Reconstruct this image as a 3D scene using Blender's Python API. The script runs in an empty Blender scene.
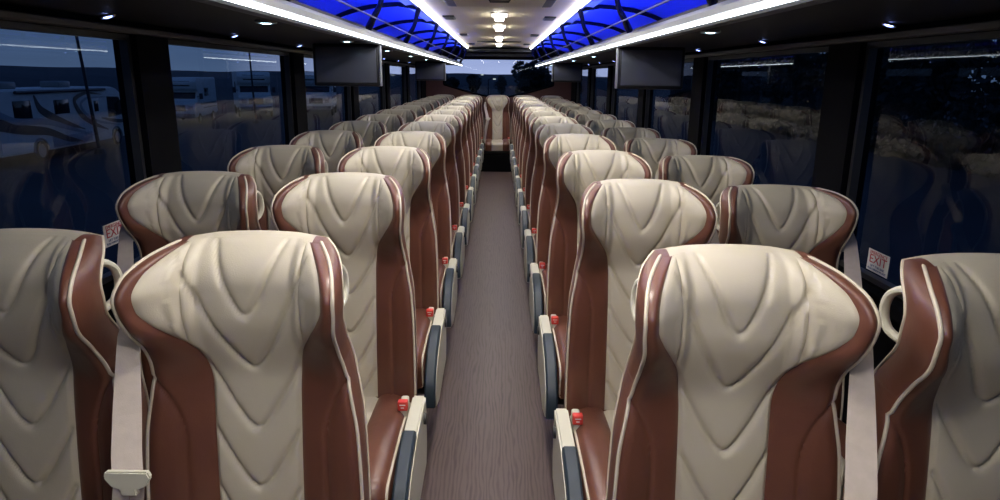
import bpy, bmesh, math, random
import numpy as np
from mathutils import Vector, Matrix

random.seed(7)
S = bpy.context.scene
COL = S.collection
PI = math.pi
R = math.radians

# ------------------------------------------------------------------ camera, world, exposure
CAMZ = 1.48
cd = bpy.data.cameras.new('camera')
cam = bpy.data.objects.new('camera', cd)
COL.objects.link(cam)
cam.location = (0, 0, CAMZ)
cam.rotation_euler = (Matrix.Rotation(R(-.25), 3, 'Z') @ Matrix.Rotation(R(90 - 14.5), 3, 'X') @ Matrix.Rotation(R(.6), 3, 'Z')).to_euler()
cd.sensor_width = 36
cd.lens = 24.2
cd.clip_start = 0.02
cd.clip_end = 400
S.camera = cam
S.view_settings.view_transform = 'Standard'
S.view_settings.look = 'None'
S.view_settings.gamma = 1.0
S.view_settings.exposure = 0.0
S.view_settings.use_curve_mapping = False
S.cycles.use_denoising = True
S.cycles.max_bounces = 8
S.cycles.diffuse_bounces = 4
S.cycles.transparent_max_bounces = 12
S.cycles.sample_clamp_indirect = 4.0
S.cycles.caustics_reflective = False
S.cycles.caustics_refractive = False

SKY = 2.6
LAMP = 1.0
STRIP = 1.0
BLUE = 1.0

def setup_world():
    w = bpy.data.worlds.new('dusk_sky')
    S.world = w
    w.use_nodes = True
    nt = w.node_tree
    n = nt.nodes
    L = nt.links
    bg = n['Background']
    tc = n.new('ShaderNodeTexCoord')
    sp = n.new('ShaderNodeSeparateXYZ')
    L.new(tc.outputs['Generated'], sp.inputs[0])
    r = n.new('ShaderNodeValToRGB')
    e = r.color_ramp.elements
    e[0].position = 0.0
    e[0].color = (0.085, 0.115, 0.19, 1)
    e[1].position = 0.5
    e[1].color = (0.03, 0.06, 0.16, 1)
    m = r.color_ramp.elements.new(0.12)
    m.color = (0.05, 0.085, 0.18, 1)
    L.new(sp.outputs['Z'], r.inputs[0])
    # the after-glow sits towards the back of the coach
    r2 = n.new('ShaderNodeValToRGB')
    e = r2.color_ramp.elements
    e[0].position = 0.93
    e[0].color = (1, 1, 1, 1)
    e[1].position = 1.0
    e[1].color = (7.2, 4.9, 4.1, 1)
    L.new(sp.outputs['Y'], r2.inputs[0])
    mx = n.new('ShaderNodeMix')
    mx.data_type = 'RGBA'
    mx.blend_type = 'MULTIPLY'
    mx.inputs[0].default_value = 1
    L.new(r.outputs[0], mx.inputs[6])
    L.new(r2.outputs[0], mx.inputs[7])
    nz = n.new('ShaderNodeTexNoise')
    nz.inputs['Scale'].default_value = 4
    nz.inputs['Detail'].default_value = 5
    mp = n.new('ShaderNodeMapping')
    mp.inputs['Scale'].default_value = (1, 1, 5)
    L.new(tc.outputs['Generated'], mp.inputs[0])
    L.new(mp.outputs[0], nz.inputs['Vector'])
    mr = n.new('ShaderNodeMapRange')
    mr.inputs[1].default_value = 0.3
    mr.inputs[2].default_value = 0.7
    mr.inputs[3].default_value = 0.85
    mr.inputs[4].default_value = 1.15
    L.new(nz.outputs[0], mr.inputs[0])
    m2 = n.new('ShaderNodeMath')
    m2.operation = 'MULTIPLY'
    m2.inputs[1].default_value = SKY
    L.new(mr.outputs[0], m2.inputs[0])
    L.new(mx.outputs[2], bg.inputs[0])
    L.new(m2.outputs[0], bg.inputs[1])
setup_world()

# ------------------------------------------------------------------ materials
MATS = {}

def mat(name, col, rough=0.5, metal=0.0, spec=0.5, emit=None, estr=0.0, bump=None, var=None, coat=0.0):
    if name in MATS:
        return MATS[name]
    m = bpy.data.materials.new(name)
    m.use_nodes = True
    nt = m.node_tree
    b = nt.nodes['Principled BSDF']
    b.inputs['Base Color'].default_value = (*col, 1)
    b.inputs['Roughness'].default_value = rough
    b.inputs['Metallic'].default_value = metal
    b.inputs['Specular IOR Level'].default_value = spec
    if coat:
        b.inputs['Coat Weight'].default_value = coat
        b.inputs['Coat Roughness'].default_value = 0.25
    if emit:
        b.inputs['Emission Color'].default_value = (*emit, 1)
        b.inputs['Emission Strength'].default_value = estr
    tc = nt.nodes.new('ShaderNodeTexCoord')
    if bump:
        kind, scale, strength, dist = bump
        if kind == 'leather':
            t = nt.nodes.new('ShaderNodeTexVoronoi')
            t.inputs['Scale'].default_value = scale
            h = t.outputs['Distance']
        else:
            t = nt.nodes.new('ShaderNodeTexNoise')
            t.inputs['Scale'].default_value = scale
            t.inputs['Detail'].default_value = 3
            h = t.outputs[0]
        nt.links.new(tc.outputs['Object'], t.inputs['Vector'])
        if kind == 'leather':
            t2 = nt.nodes.new('ShaderNodeTexNoise')
            t2.inputs['Scale'].default_value = 26
            t2.inputs['Detail'].default_value = 2
            nt.links.new(tc.outputs['Object'], t2.inputs['Vector'])
            ad = nt.nodes.new('ShaderNodeMath')
            ad.operation = 'MULTIPLY_ADD'
            ad.inputs[1].default_value = 6.0
            nt.links.new(t2.outputs[0], ad.inputs[0])
            nt.links.new(h, ad.inputs[2])
            h = ad.outputs[0]
        bp = nt.nodes.new('ShaderNodeBump')
        bp.inputs['Strength'].default_value = strength
        bp.inputs['Distance'].default_value = dist
        nt.links.new(h, bp.inputs['Height'])
        nt.links.new(bp.outputs[0], b.inputs['Normal'])
    if var:
        scale, amt = var
        t = nt.nodes.new('ShaderNodeTexNoise')
        t.inputs['Scale'].default_value = scale
        t.inputs['Detail'].default_value = 4
        nt.links.new(tc.outputs['Object'], t.inputs['Vector'])
        r = nt.nodes.new('ShaderNodeValToRGB')
        e = r.color_ramp.elements
        e[0].position = 0.3
        e[1].position = 0.7
        e[0].color = (*[c * (1 - amt) for c in col], 1)
        e[1].color = (*[min(1, c * (1 + amt)) for c in col], 1)
        nt.links.new(t.outputs[0], r.inputs[0])
        nt.links.new(r.outputs[0], b.inputs['Base Color'])
    MATS[name] = m
    return m

CREAM = mat('cream_leather', (0.50, 0.45, 0.35), 0.45, bump=('leather', 420, 0.12, 0.001), var=(6, 0.05))
BROWN = mat('brown_leather', (0.128, 0.048, 0.030), 0.38, bump=('leather', 380, 0.15, 0.001), var=(7, 0.14))
PIPE = mat('cream_piping', (0.60, 0.53, 0.42), 0.5, bump=('noise', 300, 0.2, 0.001))
PLAST = mat('cream_plastic', (0.62, 0.60, 0.50), 0.4, bump=('noise', 200, 0.05, 0.001))
WEB = mat('beige_webbing', (0.44, 0.38, 0.33), 0.7, bump=('noise', 500, 0.3, 0.001), var=(60, 0.05))
NAVY = mat('navy_rubber', (0.022, 0.036, 0.052), 0.42, bump=('noise', 250, 0.1, 0.001))
DARKM = mat('dark_steel', (0.02, 0.02, 0.022), 0.5, bump=('noise', 90, 0.05, 0.001))
REDP = mat('red_plastic', (0.65, 0.05, 0.04), 0.4, bump=('noise', 100, 0.05, 0.001))
WHITEP = mat('white_print', (0.8, 0.78, 0.76), 0.5, bump=('noise', 100, 0.02, 0.001))
REDINK = mat('red_ink', (0.50, 0.02, 0.05), 0.5, bump=('noise', 100, 0.02, 0.001))
BLUEINK = mat('blue_ink', (0.05, 0.10, 0.25), 0.5, bump=('noise', 100, 0.02, 0.001))
BLACK = mat('black_trim', (0.003, 0.003, 0.004), 0.85, spec=.08, bump=('noise', 60, 0.1, 0.001))
UNDER = mat('charcoal_underside', (0.008, 0.008, 0.011), 0.5, bump=('noise', 40, 0.1, 0.001))
RAILM = mat('grey_window_rail', (0.06, 0.052, 0.055), 0.45, bump=('noise', 40, 0.1, 0.001))
CEIL = mat('ceiling_vinyl', (0.84, 0.76, 0.57), 0.55, bump=('noise', 30, 0.05, 0.002), var=(2, 0.04))
LIPM = mat('brushed_silver', (0.20, 0.22, 0.25), 0.35, metal=0.3, bump=('noise', 60, 0.05, 0.001))
BINM = mat('glow_painted_lining', (0.13, 0.17, 0.82), 0.35, bump=('noise', 20, 0.05, 0.002))  # blue LED glow painted into the base colour of the lining
BRACK = mat('glossy_bracket', (0.012, 0.014, 0.03), 0.25, metal=0.3, bump=('noise', 50, 0.03, 0.001))
WINE = mat('wine_trim', (0.085, 0.03, 0.024), 0.5, bump=('leather', 200, 0.1, 0.001))
SCR = mat('screen_glass', (0.10, 0.11, 0.15), 0.25, bump=('noise', 3, 0.02, 0.001))
BEZ = mat('screen_bezel', (0.012, 0.013, 0.018), 0.35, bump=('noise', 60, 0.03, 0.001))
BEZS = mat('screen_edge_silver', (0.30, 0.32, 0.36), 0.4, bump=('noise', 60, 0.03, 0.001))
GREYH = mat('hatch_grey', (0.10, 0.11, 0.11), 0.45, bump=('noise', 50, 0.05, 0.001))

def emis(name, col, s):
    if name in MATS:
        return MATS[name]
    m = bpy.data.materials.new(name)
    m.use_nodes = True
    nt = m.node_tree
    nt.nodes.remove(nt.nodes['Principled BSDF'])
    e = nt.nodes.new('ShaderNodeEmission')
    e.inputs[0].default_value = (*col, 1)
    e.inputs[1].default_value = s
    nt.links.new(e.outputs[0], nt.nodes['Material Output'].inputs[0])
    MATS[name] = m
    return m

E_LOW = emis('lit_led_strip', (0.88, 0.96, 1.0), 8 * STRIP)
E_UP = emis('lit_ceiling_strip', (1.0, 0.97, 0.90), 19 * STRIP)
E_LAMP = emis('lit_ceiling_lamp', (1.0, 0.94, 0.85), 26 * LAMP)
E_BLUE = emis('lit_blue_led', (0.05, 0.10, 1.0), 62 * BLUE)
E_SPOT = emis('lit_reading_lamp', (0.55, 0.85, 1.0), 14)
E_BSPOT = emis('lit_blue_spot', (0.28, 0.38, 1.0), 9)
E_FAR = emis('lit_street_lamp', (1.0, 0.9, 0.75), 2)
E_GREEN = emis('lit_green_light', (0.3, 1.0, 0.4), 3)

def glass_mat():
    m = bpy.data.materials.new('tinted_glass')
    m.use_nodes = True
    nt = m.node_tree
    nt.nodes.remove(nt.nodes['Principled BSDF'])
    tr = nt.nodes.new('ShaderNodeBsdfTransparent')
    tr.inputs[0].default_value = (0.48, 0.55, 0.60, 1)
    gl = nt.nodes.new('ShaderNodeBsdfGlossy')
    gl.inputs[0].default_value = (0.95, 0.97, 1, 1)
    gl.inputs['Roughness'].default_value = 0.0
    fr = nt.nodes.new('ShaderNodeFresnel')
    fr.inputs[0].default_value = 1.45
    tc = nt.nodes.new('ShaderNodeTexCoord')
    nz = nt.nodes.new('ShaderNodeTexNoise')
    nz.inputs['Scale'].default_value = 1.2
    nt.links.new(tc.outputs['Object'], nz.inputs['Vector'])
    bp = nt.nodes.new('ShaderNodeBump')
    bp.inputs['Strength'].default_value = 0.04
    bp.inputs['Distance'].default_value = 0.002
    nt.links.new(nz.outputs[0], bp.inputs['Height'])
    # the outer face of the pane only lets light through (no total reflection inside the sheet)
    ge = nt.nodes.new('ShaderNodeNewGeometry')
    inv = nt.nodes.new('ShaderNodeMath')
    inv.operation = 'SUBTRACT'
    inv.inputs[0].default_value = 1.0
    nt.links.new(ge.outputs['Backfacing'], inv.inputs[1])
    mu = nt.nodes.new('ShaderNodeMath')
    mu.operation = 'MULTIPLY'
    fsc = nt.nodes.new('ShaderNodeMath')
    fsc.operation = 'MULTIPLY'
    fsc.inputs[1].default_value = 0.52
    nt.links.new(fr.outputs[0], fsc.inputs[0])
    nt.links.new(fsc.outputs[0], mu.inputs[0])
    nt.links.new(inv.outputs[0], mu.inputs[1])
    mx = nt.nodes.new('ShaderNodeMixShader')
    nt.links.new(mu.outputs[0], mx.inputs[0])
    nt.links.new(tr.outputs[0], mx.inputs[1])
    nt.links.new(gl.outputs[0], mx.inputs[2])
    nt.links.new(mx.outputs[0], nt.nodes['Material Output'].inputs[0])
    return m
GLASS = glass_mat()

def wood_mat():
    m = bpy.data.materials.new('wood_grain_floor')
    m.use_nodes = True
    nt = m.node_tree
    b = nt.nodes['Principled BSDF']
    tc = nt.nodes.new('ShaderNodeTexCoord')
    mp = nt.nodes.new('ShaderNodeMapping')
    mp.inputs['Scale'].default_value = (34, 3.2, 1)
    nt.links.new(tc.outputs['Object'], mp.inputs[0])
    n1 = nt.nodes.new('ShaderNodeTexNoise')
    n1.inputs['Scale'].default_value = 1.6
    n1.inputs['Detail'].default_value = 6
    n1.inputs['Distortion'].default_value = 0.5
    nt.links.new(mp.outputs[0], n1.inputs['Vector'])
    mp2 = nt.nodes.new('ShaderNodeMapping')
    mp2.inputs['Scale'].default_value = (9, 1.2, 1)
    nt.links.new(tc.outputs['Object'], mp2.inputs[0])
    n2 = nt.nodes.new('ShaderNodeTexWave')
    n2.inputs['Scale'].default_value = 2.2
    n2.inputs['Distortion'].default_value = 14
    n2.inputs['Detail'].default_value = 3
    n2.inputs['Detail Scale'].default_value = 0.8
    nt.links.new(mp2.outputs[0], n2.inputs['Vector'])
    mx = nt.nodes.new('ShaderNodeMath')
    mx.operation = 'MULTIPLY_ADD'
    mx.inputs[1].default_value = 0.55
    nt.links.new(n2.outputs[0], mx.inputs[0])
    nt.links.new(n1.outputs[0], mx.inputs[2])
    r = nt.nodes.new('ShaderNodeValToRGB')
    e = r.color_ramp.elements
    e[0].position = 0.35
    e[0].color = (0.062, 0.037, 0.036, 1)
    e[1].position = 0.85
    e[1].color = (0.112, 0.076, 0.073, 1)
    nt.links.new(mx.outputs[0], r.inputs[0])
    nt.links.new(r.outputs[0], b.inputs['Base Color'])
    b.inputs['Roughness'].default_value = 0.42
    bp = nt.nodes.new('ShaderNodeBump')
    bp.inputs['Strength'].default_value = 0.15
    bp.inputs['Distance'].default_value = 0.002
    nt.links.new(n1.outputs[0], bp.inputs['Height'])
    nt.links.new(bp.outputs[0], b.inputs['Normal'])
    return m
WOOD = wood_mat()

# ------------------------------------------------------------------ mesh helpers
class MB:
    def __init__(s):
        s.v = []
        s.f = []

    def add(s, vs, fs):
        o = len(s.v)
        s.v += [tuple(p) for p in vs]
        s.f += [tuple(i + o for i in f) for f in fs]
        return s

    def box(s, x0, x1, y0, y1, z0, z1, bev=0.0):
        if bev <= 0:
            vs = [(x, y, z) for z in (z0, z1) for y in (y0, y1) for x in (x0, x1)]
            fs = [(0, 2, 3, 1), (4, 5, 7, 6), (0, 1, 5, 4), (2, 6, 7, 3), (0, 4, 6, 2), (1, 3, 7, 5)]
            return s.add(vs, fs)
        bm = bmesh.new()
        bmesh.ops.create_cube(bm, size=1)
        for v in bm.verts:
            v.co = Vector(((x0 + x1) / 2 + v.co.x * (x1 - x0), (y0 + y1) / 2 + v.co.y * (y1 - y0), (z0 + z1) / 2 + v.co.z * (z1 - z0)))
        bmesh.ops.bevel(bm, geom=bm.edges[:], offset=bev, segments=3, affect='EDGES', profile=0.5)
        return s.bm(bm)

    def bm(s, bm):
        bm.verts.index_update()
        s.add([v.co[:] for v in bm.verts], [tuple(v.index for v in f.verts) for f in bm.faces])
        bm.free()
        return s

    def tube(s, pts, r, n=8, closed=False, flat=1.0):
        pts = [Vector(p) for p in pts]
        k = len(pts)
        rs = r if hasattr(r, '__len__') else [r] * k
        nrm = None
        vs = []
        for i, p in enumerate(pts):
            if closed:
                t = pts[(i + 1) % k] - pts[(i - 1) % k]
            else:
                t = pts[min(i + 1, k - 1)] - pts[max(i - 1, 0)]
            t.normalize()
            if nrm is None:
                a = Vector((0, 0, 1)) if abs(t.z) < 0.9 else Vector((1, 0, 0))
                nrm = (a - t * a.dot(t)).normalized()
            else:
                nrm = (nrm - t * nrm.dot(t)).normalized()
            b = t.cross(nrm)
            for j in range(n):
                a = 2 * PI * j / n
                vs.append(p + nrm * (math.cos(a) * rs[i]) + b * (math.sin(a) * rs[i] * flat))
        fs = []
        m = k if closed else k - 1
        for i in range(m):
            for j in range(n):
                a, b2 = i * n + j, i * n + (j + 1) % n
                c, d = ((i + 1) % k) * n + (j + 1) % n, ((i + 1) % k) * n + j
                fs.append((a, b2, c, d))
        if not closed:
            fs.append(tuple(range(n - 1, -1, -1)))
            fs.append(tuple((k - 1) * n + j for j in range(n)))
        return s.add(vs, fs)

    def cyl(s, p0, p1, r0, r1=None, n=20):
        return s.tube([p0, p1], [r0, r0 if r1 is None else r1], n)

    def prism(s, prof, axis, a, b):
        """closed 2-D profile extruded along an axis ('x': (y,z), 'y': (x,z), 'z': (x,y))"""
        k = len(prof)
        vs = []
        for t in (a, b):
            for p in prof:
                vs.append({'x': (t, p[0], p[1]), 'y': (p[0], t, p[1]), 'z': (p[0], p[1], t)}[axis])
        fs = [tuple(range(k)), tuple(range(2 * k - 1, k - 1, -1))]
        for i in range(k):
            j = (i + 1) % k
            fs.append((i, i + k, j + k, j))
        return s.add(vs, fs)

    def strip(s, pts, wdir, width, thick):
        """webbing: flat band along pts, wdir = width directions"""
        pts = [Vector(p) for p in pts]
        k = len(pts)
        vs = []
        for i, p in enumerate(pts):
            t = (pts[min(i + 1, k - 1)] - pts[max(i - 1, 0)]).normalized()
            wv = Vector(wdir[i] if isinstance(wdir, list) else wdir)
            wv = (wv - t * wv.dot(t)).normalized()
            nn = t.cross(wv)
            ww = width[i] if hasattr(width, '__len__') else width
            for a, b in ((-1, -1), (1, -1), (1, 1), (-1, 1)):
                vs.append(p + wv * (a * ww / 2) + nn * (b * thick / 2))
        fs = [(3, 2, 1, 0), tuple((k - 1) * 4 + j for j in range(4))]
        for i in range(k - 1):
            for j in range(4):
                a = i * 4 + j
                b = i * 4 + (j + 1) % 4
                fs.append((a, b, b + 4, a + 4))
        return s.add(vs, fs)

    def mesh(s, name, m, smooth=False, mirror=False, fix=True):
        me = bpy.data.meshes.new(name)
        v = [(-p[0], p[1], p[2]) for p in s.v] if mirror else s.v
        me.from_pydata([tuple(p) for p in v], [], s.f)
        me.materials.append(m)
        if fix:
            bm = bmesh.new()
            bm.from_mesh(me)
            bmesh.ops.remove_doubles(bm, verts=bm.verts[:], dist=1e-5)
            bmesh.ops.recalc_face_normals(bm, faces=bm.faces[:])
            bm.to_mesh(me)
            bm.free()
        if smooth:
            me.shade_smooth()
            if smooth != 'all':
                me.set_sharp_from_angle(angle=R(smooth if smooth is not True else 38))
        me.update()
        return me

def link(name, me, parent=None):
    o = bpy.data.objects.new(name, me)
    COL.objects.link(o)
    if parent is not None:
        o.parent = parent
    return o

def part(name, mb, m, parent=None, smooth=True, label=None):
    o = link(name, mb.mesh(name, m, smooth), parent)
    if label:
        o['label'] = label
    return o

def thing(name, label, cat, loc=(0, 0, 0), rz=0, group=None):
    o = bpy.data.objects.new(name, None)
    COL.objects.link(o)
    o.empty_display_size = 0.1
    o.location = loc
    o.rotation_euler = (0, 0, rz)
    o['label'] = label
    o['category'] = cat
    if group:
        o['group'] = group
    return o

def tag(o, label, cat, group=None, kind=None):
    o['label'] = label
    o['category'] = cat
    if group:
        o['group'] = group
    if kind:
        o['kind'] = kind
    return o

def struct(name, mb, m, smooth=False, label=None):
    o = part(name, mb, m, None, smooth)
    o['kind'] = 'structure'
    if label:
        o['label'] = label
    return o

def copy_tree(o, parent=None):
    c = o.copy()
    COL.objects.link(c)
    c.parent = parent
    for ch in list(o.children):
        copy_tree(ch, c)
    return c

def curve(table):
    """smooth interpolation through (t, value) pairs"""
    table = sorted(table)
    T = [a for a, _ in table]
    V = [b for _, b in table]
    D = []
    for i in range(len(T)):
        if i == 0:
            D.append((V[1] - V[0]) / (T[1] - T[0]))
        elif i == len(T) - 1:
            D.append((V[-1] - V[-2]) / (T[-1] - T[-2]))
        else:
            a = (V[i] - V[i - 1]) / (T[i] - T[i - 1])
            b = (V[i + 1] - V[i]) / (T[i + 1] - T[i])
            D.append(0.0 if a * b <= 0 else 2 * a * b / (a + b))
    def f(t):
        t = min(max(t, T[0]), T[-1])
        i = 0
        while i < len(T) - 2 and t > T[i + 1]:
            i += 1
        h = T[i + 1] - T[i]
        u = (t - T[i]) / h
        return (V[i] * (2 * u**3 - 3 * u * u + 1) + D[i] * h * (u**3 - 2 * u * u + u)
                + V[i + 1] * (-2 * u**3 + 3 * u * u) + D[i + 1] * h * (u**3 - u * u))
    return f

# ------------------------------------------------------------------ the room of the coach
HW = 1.22          # half width
YF, YB = -1.6, 11.62
ZC = 1.94
SX = -0.015        # the seats and the aisle stand a little off centre

struct('floor', MB().box(-HW - .06, HW + .06, YF, YB, -.06, 0), WOOD)
cp = [(-.60, ZC - .03), (-.45, ZC - .012), (-.2, ZC), (.2, ZC), (.45, ZC - .012), (.60, ZC - .03), (.60, ZC + .08), (-.60, ZC + .08)]
struct('ceiling', MB().prism(cp, 'y', YF, YB), CEIL, smooth=True)

PW = .22
PCS = [-1.05, .65, 2.44, 4.19, 5.82, 7.55, 9.25, 10.9]
WZ0, WZ1 = .84, 1.60
def side_wall(sg, name):
    mb = MB()
    x0, x1 = sorted((sg * HW, sg * (HW + .06)))
    mb.box(x0, x1, YF, YB, 0, WZ0)
    mb.box(x0, x1, YF, YB, WZ1, 2.1)
    for y in PCS:
        a, b = sorted((sg * (HW - .02), sg * (HW + .06)))
        mb.box(a, b, y - PW / 2, y + PW / 2, WZ0, WZ1)
    mb.box(x0, x1, YF, PCS[0] - PW / 2, WZ0, WZ1)
    mb.box(x0, x1, PCS[-1] + PW / 2, YB, WZ0, WZ1)
    struct(name, mb, BLACK)
side_wall(-1, 'wall_left')
side_wall(1, 'wall_right')
k = 1
for sg in (-1, 1):
    for a, b in zip(PCS[:-1], PCS[1:]):
        y0, y1 = a + PW / 2, b - PW / 2
        x0, x1 = sorted((sg * (HW + .03), sg * (HW + .036)))
        struct('window_%d' % k, MB().box(x0, x1, y0 - .005, y1 + .005, WZ0 - .005, WZ1 + .005), GLASS)
        mb = MB()
        for (ya, yb, za, zb) in ((y0, y1, WZ0, WZ0 + .018), (y0, y1, WZ1 - .018, WZ1), (y0, y0 + .018, WZ0 + .018, WZ1 - .018), (y1 - .018, y1, WZ0 + .018, WZ1 - .018)):
            xa, xb = sorted((sg * (HW + .002), sg * (HW + .03)))
            mb.box(xa, xb, ya, yb, za, zb)
        f = part('window_frame', mb, DARKM, bpy.data.objects['window_%d' % k])
        k += 1
# head rail and sill over and under the windows
for sg, nm in ((-1, 'trim_1'), (1, 'trim_2')):
    xa, xb = sorted((sg * (HW - .035), sg * HW))
    struct(nm, MB().box(xa, xb, YF, YB - .1, WZ1 + .002, WZ1 + .022, .004), RAILM)
for sg, nm in ((-1, 'trim_3'), (1, 'trim_4')):
    xa, xb = sorted((sg * (HW - .05), sg * HW))
    struct(nm, MB().box(xa, xb, YF, YB - .1, WZ0 - .05, WZ0 - .005, .008), BLACK)

# front end, behind the camera: bulkhead with the windscreen opening
fw = MB()
fw.box(-HW - .06, HW + .06, YF - .06, YF, 0, .9)
fw.box(-HW - .06, HW + .06, YF - .06, YF, 1.85, 2.1)
fw.box(-HW - .06, -HW + .1, YF - .06, YF, .9, 1.85)
fw.box(HW - .1, HW + .06, YF - .06, YF, .9, 1.85)
struct('wall_front', fw, BLACK)
struct('window_%d' % k, MB().box(-HW + .1, HW - .1, YF - .03, YF - .024, .9, 1.85), GLASS)
k += 1

# rear wall with the curved-bottom window
def arc_z(x):
    return 1.125 + .21 * (abs(x) / .92) ** 1.35
WT = 1.745
rw = MB()
N = 28
xs = [-.92 + 1.84 * i / N for i in range(N + 1)]
low = [(x, arc_z(x)) for x in xs]
prof = [(-HW - .06, 0), (HW + .06, 0), (HW + .06, arc_z(.92)), (.92, arc_z(.92))] + low[::-1][1:] + [(-HW - .06, arc_z(.92))]
# lower panel, as strips so that it stays convex
for i in range(N):
    rw.prism([(xs[i], 0), (xs[i + 1], 0), (xs[i + 1], low[i + 1][1]), (xs[i], low[i][1])], 'y', YB, YB + .08)
rw.box(-HW - .06, -.92, YB, YB + .08, 0, 2.1)
rw.box(.92, HW + .06, YB, YB + .08, 0, 2.1)
struct('wall_back', rw, WINE)
g = MB()
for i in range(N):
    g.prism([(xs[i], low[i][1] - .004), (xs[i + 1], low[i + 1][1] - .004), (xs[i + 1], WT), (xs[i], WT)], 'y', YB + .03, YB + .036)
gl = struct('window_%d' % k, g, GLASS)
fr = MB()
fr.tube([(x, YB - .004, arc_z(x)) for x in xs], .014, 8)
fr.tube([(-.92, YB - .004, arc_z(.92)), (-.92, YB - .004, WT)], .014, 8)
fr.tube([(.92, YB - .004, arc_z(.92)), (.92, YB - .004, WT)], .014, 8)
part('window_frame', fr, BLACK, gl)
# header over the rear window, stepped
hd = MB()
hd.box(-HW, HW, YB - .02, YB + .08, WT, 2.1)
hd.box(-.60, .60, YB - .20, YB - .02, WT + .03, ZC - .03, .012)
hd.box(-.60, .60, YB - .42, YB - .20, WT + .10, ZC - .02, .012)
struct('trim_5', hd, BLACK)
sl = MB()
for z in (WT + .05, WT + .065, WT + .08):
    sl.box(-.56, .56, YB - .208, YB - .199, z, z + .006)
for z in (WT + .12, WT + .14):
    sl.box(-.56, .56, YB - .428, YB - .419, z, z + .006)
struct('trim_6', sl, GREYH)
# kerb panels along the wall feet
for sg, nm in ((-1, 'baseboard_left'), (1, 'baseboard_right')):
    xa, xb = sorted((sg * (HW - .07), sg * HW))
    struct(nm, MB().box(xa, xb, YF, YB, 0, .16, .01), BLACK)

# ------------------------------------------------------------------ overhead racks
NX, NZ = .585, CAMZ + .157   # lower strip line
UX, UZ = .49, CAMZ + .430
def rack(sg, lab):
    side = lab
    root = thing('luggage_rack', 'long open overhead luggage rack glowing blue inside, above the %s windows' % side, 'luggage rack', (0, 0, NZ))
    def P(x, z):
        return (sg * x, z - NZ)
    Y0, Y1 = YF + .05, YB - .45
    # shelf with underside
    sh = [(.60, NZ + .004), (HW - .005, NZ + .004), (HW - .005, NZ + .05), (.64, NZ + .05), (.60, NZ + .04)]
    mb = MB().prism([P(*p) for p in sh], 'y', Y0, Y1)
    part('shelf', mb, UNDER, root, smooth=False)
    # aisle nose: silver band over the light strip
    nose = [(.605, NZ - .010), (.640, NZ - .006), (.640, NZ + .042), (.625, NZ + .046), (.605, NZ + .044), (.588, NZ + .037), (.578, NZ + .025), (.577, NZ + .008), (.590, NZ + .0055)]
    part('front_lip', MB().prism([P(*p) for p in nose], 'y', Y0, Y1), LIPM, root, smooth=25)
    st = [(.588, NZ + .0045), (.582, NZ + .004), (.583, NZ - .001), (.589, NZ - .003), (.604, NZ - .003), (.604, NZ + .0045)]
    part('led_strip', MB().prism([P(*p) for p in st], 'y', Y0, Y1), E_LOW, root, smooth=False)
    # grey channel behind the strip
    ch = [(.641, NZ - .006), (.70, NZ + .003), (.641, NZ + .003)]
    part('channel', MB().prism([P(*p) for p in ch], 'y', Y0, Y1), LIPM, root, smooth=False)
    # curved lining: from the ceiling strip up, out and down to the shelf
    inner = []
    for i in range(17):
        a = PI / 2 * i / 16
        inner.append((.60 + (HW - .03 - .60) * math.sin(a), NZ + .05 + (ZC - NZ - .055) * math.cos(a) ** 0.85 if i < 16 else NZ + .05))
    inner = [(UX + .02, UZ + .012)] + inner
    outer = [(HW, NZ + .05), (HW, ZC + .02), (UX + .02, ZC + .02)]
    lv = MB()
    vs, fs = [], []
    for y in (Y0, Y1):
        vs += [(sg * x, y, z - NZ) for x, z in inner]
    n = len(inner)
    for i in range(n - 1):
        fs.append((i, i + 1, n + i + 1, n + i))
    lv.add(vs, fs)
    # back of the lining
    vs = []
    for y in (Y0, Y1):
        vs += [(sg * (x + .006), y, z + .008 - NZ) for x, z in inner]
    lv.add(vs, fs)
    o = link('lining', lv.mesh('lining', BINM, True, fix=False), root)
    # top strip
    us = [(UX + .004, UZ - .001), (UX + .009, UZ - .006), (UX + .018, UZ - .006), (UX + .018, UZ + .012), (UX + .004, UZ + .012)]
    part('ceiling_led_strip', MB().prism([P(*p) for p in us], 'y', Y0, Y1), E_UP, root, smooth=False)
    ur = [(UX + .022, UZ - .014), (UX + .036, UZ - .014), (UX + .040, UZ + .02), (UX + .022, UZ + .02)]
    part('ceiling_rail', MB().prism([P(*p) for p in ur], 'y', Y0, Y1), LIPM, root, smooth=False)
    # blue tube lying along the shelf behind the lip
    part('blue_led_tube', MB().box(*sorted((sg * .655, sg * .672)), Y0 + .05, Y1 - .05, .050, .060), E_BLUE, root, smooth=False)
    # retaining rail
    mb = MB().tube([(sg * .545, Y0, .085), (sg * .545, Y1, .085)], .0035, 8)
    part('retaining_rail', mb, LIPM, root)
    part('led_spill_shield', MB().prism([P(.646, NZ + .0505), (sg * .654, .0505), P(.652, NZ + .068), P(.646, NZ + .068)], 'y', Y0 + .05, Y1 - .05), UNDER, root, smooth=False)  # opaque shield added to keep the blue spill off the ceiling
    # brackets
    ys = [-.60, .70, 2.0, 3.27, 4.56, 5.86, 7.18, 8.5, 9.8, 11.05]
    for y in ys:
        pts = []
        f = curve([(0, .615), (.25, .580), (.5, .545), (.75, .528), (1, .512)])
        for i in range(15):
            t = i / 14
            pts.append((sg * f(t), y - .10 * math.sin(t * PI / 2) + .05, .052 + (UZ - NZ - .07) * t))
        b = part('bracket', MB().tube(pts, [.022 - .006 * math.sin(PI * i / 14) for i in range(15)], 10, flat=.6), BRACK, root)
        rib = []
        for i in range(1, n):
            x, z = inner[i]
            rib.append((sg * (x - .008), y + .02 + .03 * i / n, z - .012 - NZ))
        rib = [(sg * .51, y - .04, UZ - .02 - NZ)] + rib[1:]
        part('arch_rib', MB().tube(rib, .014, 8, flat=1.0), BRACK, b)
    return root
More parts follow.
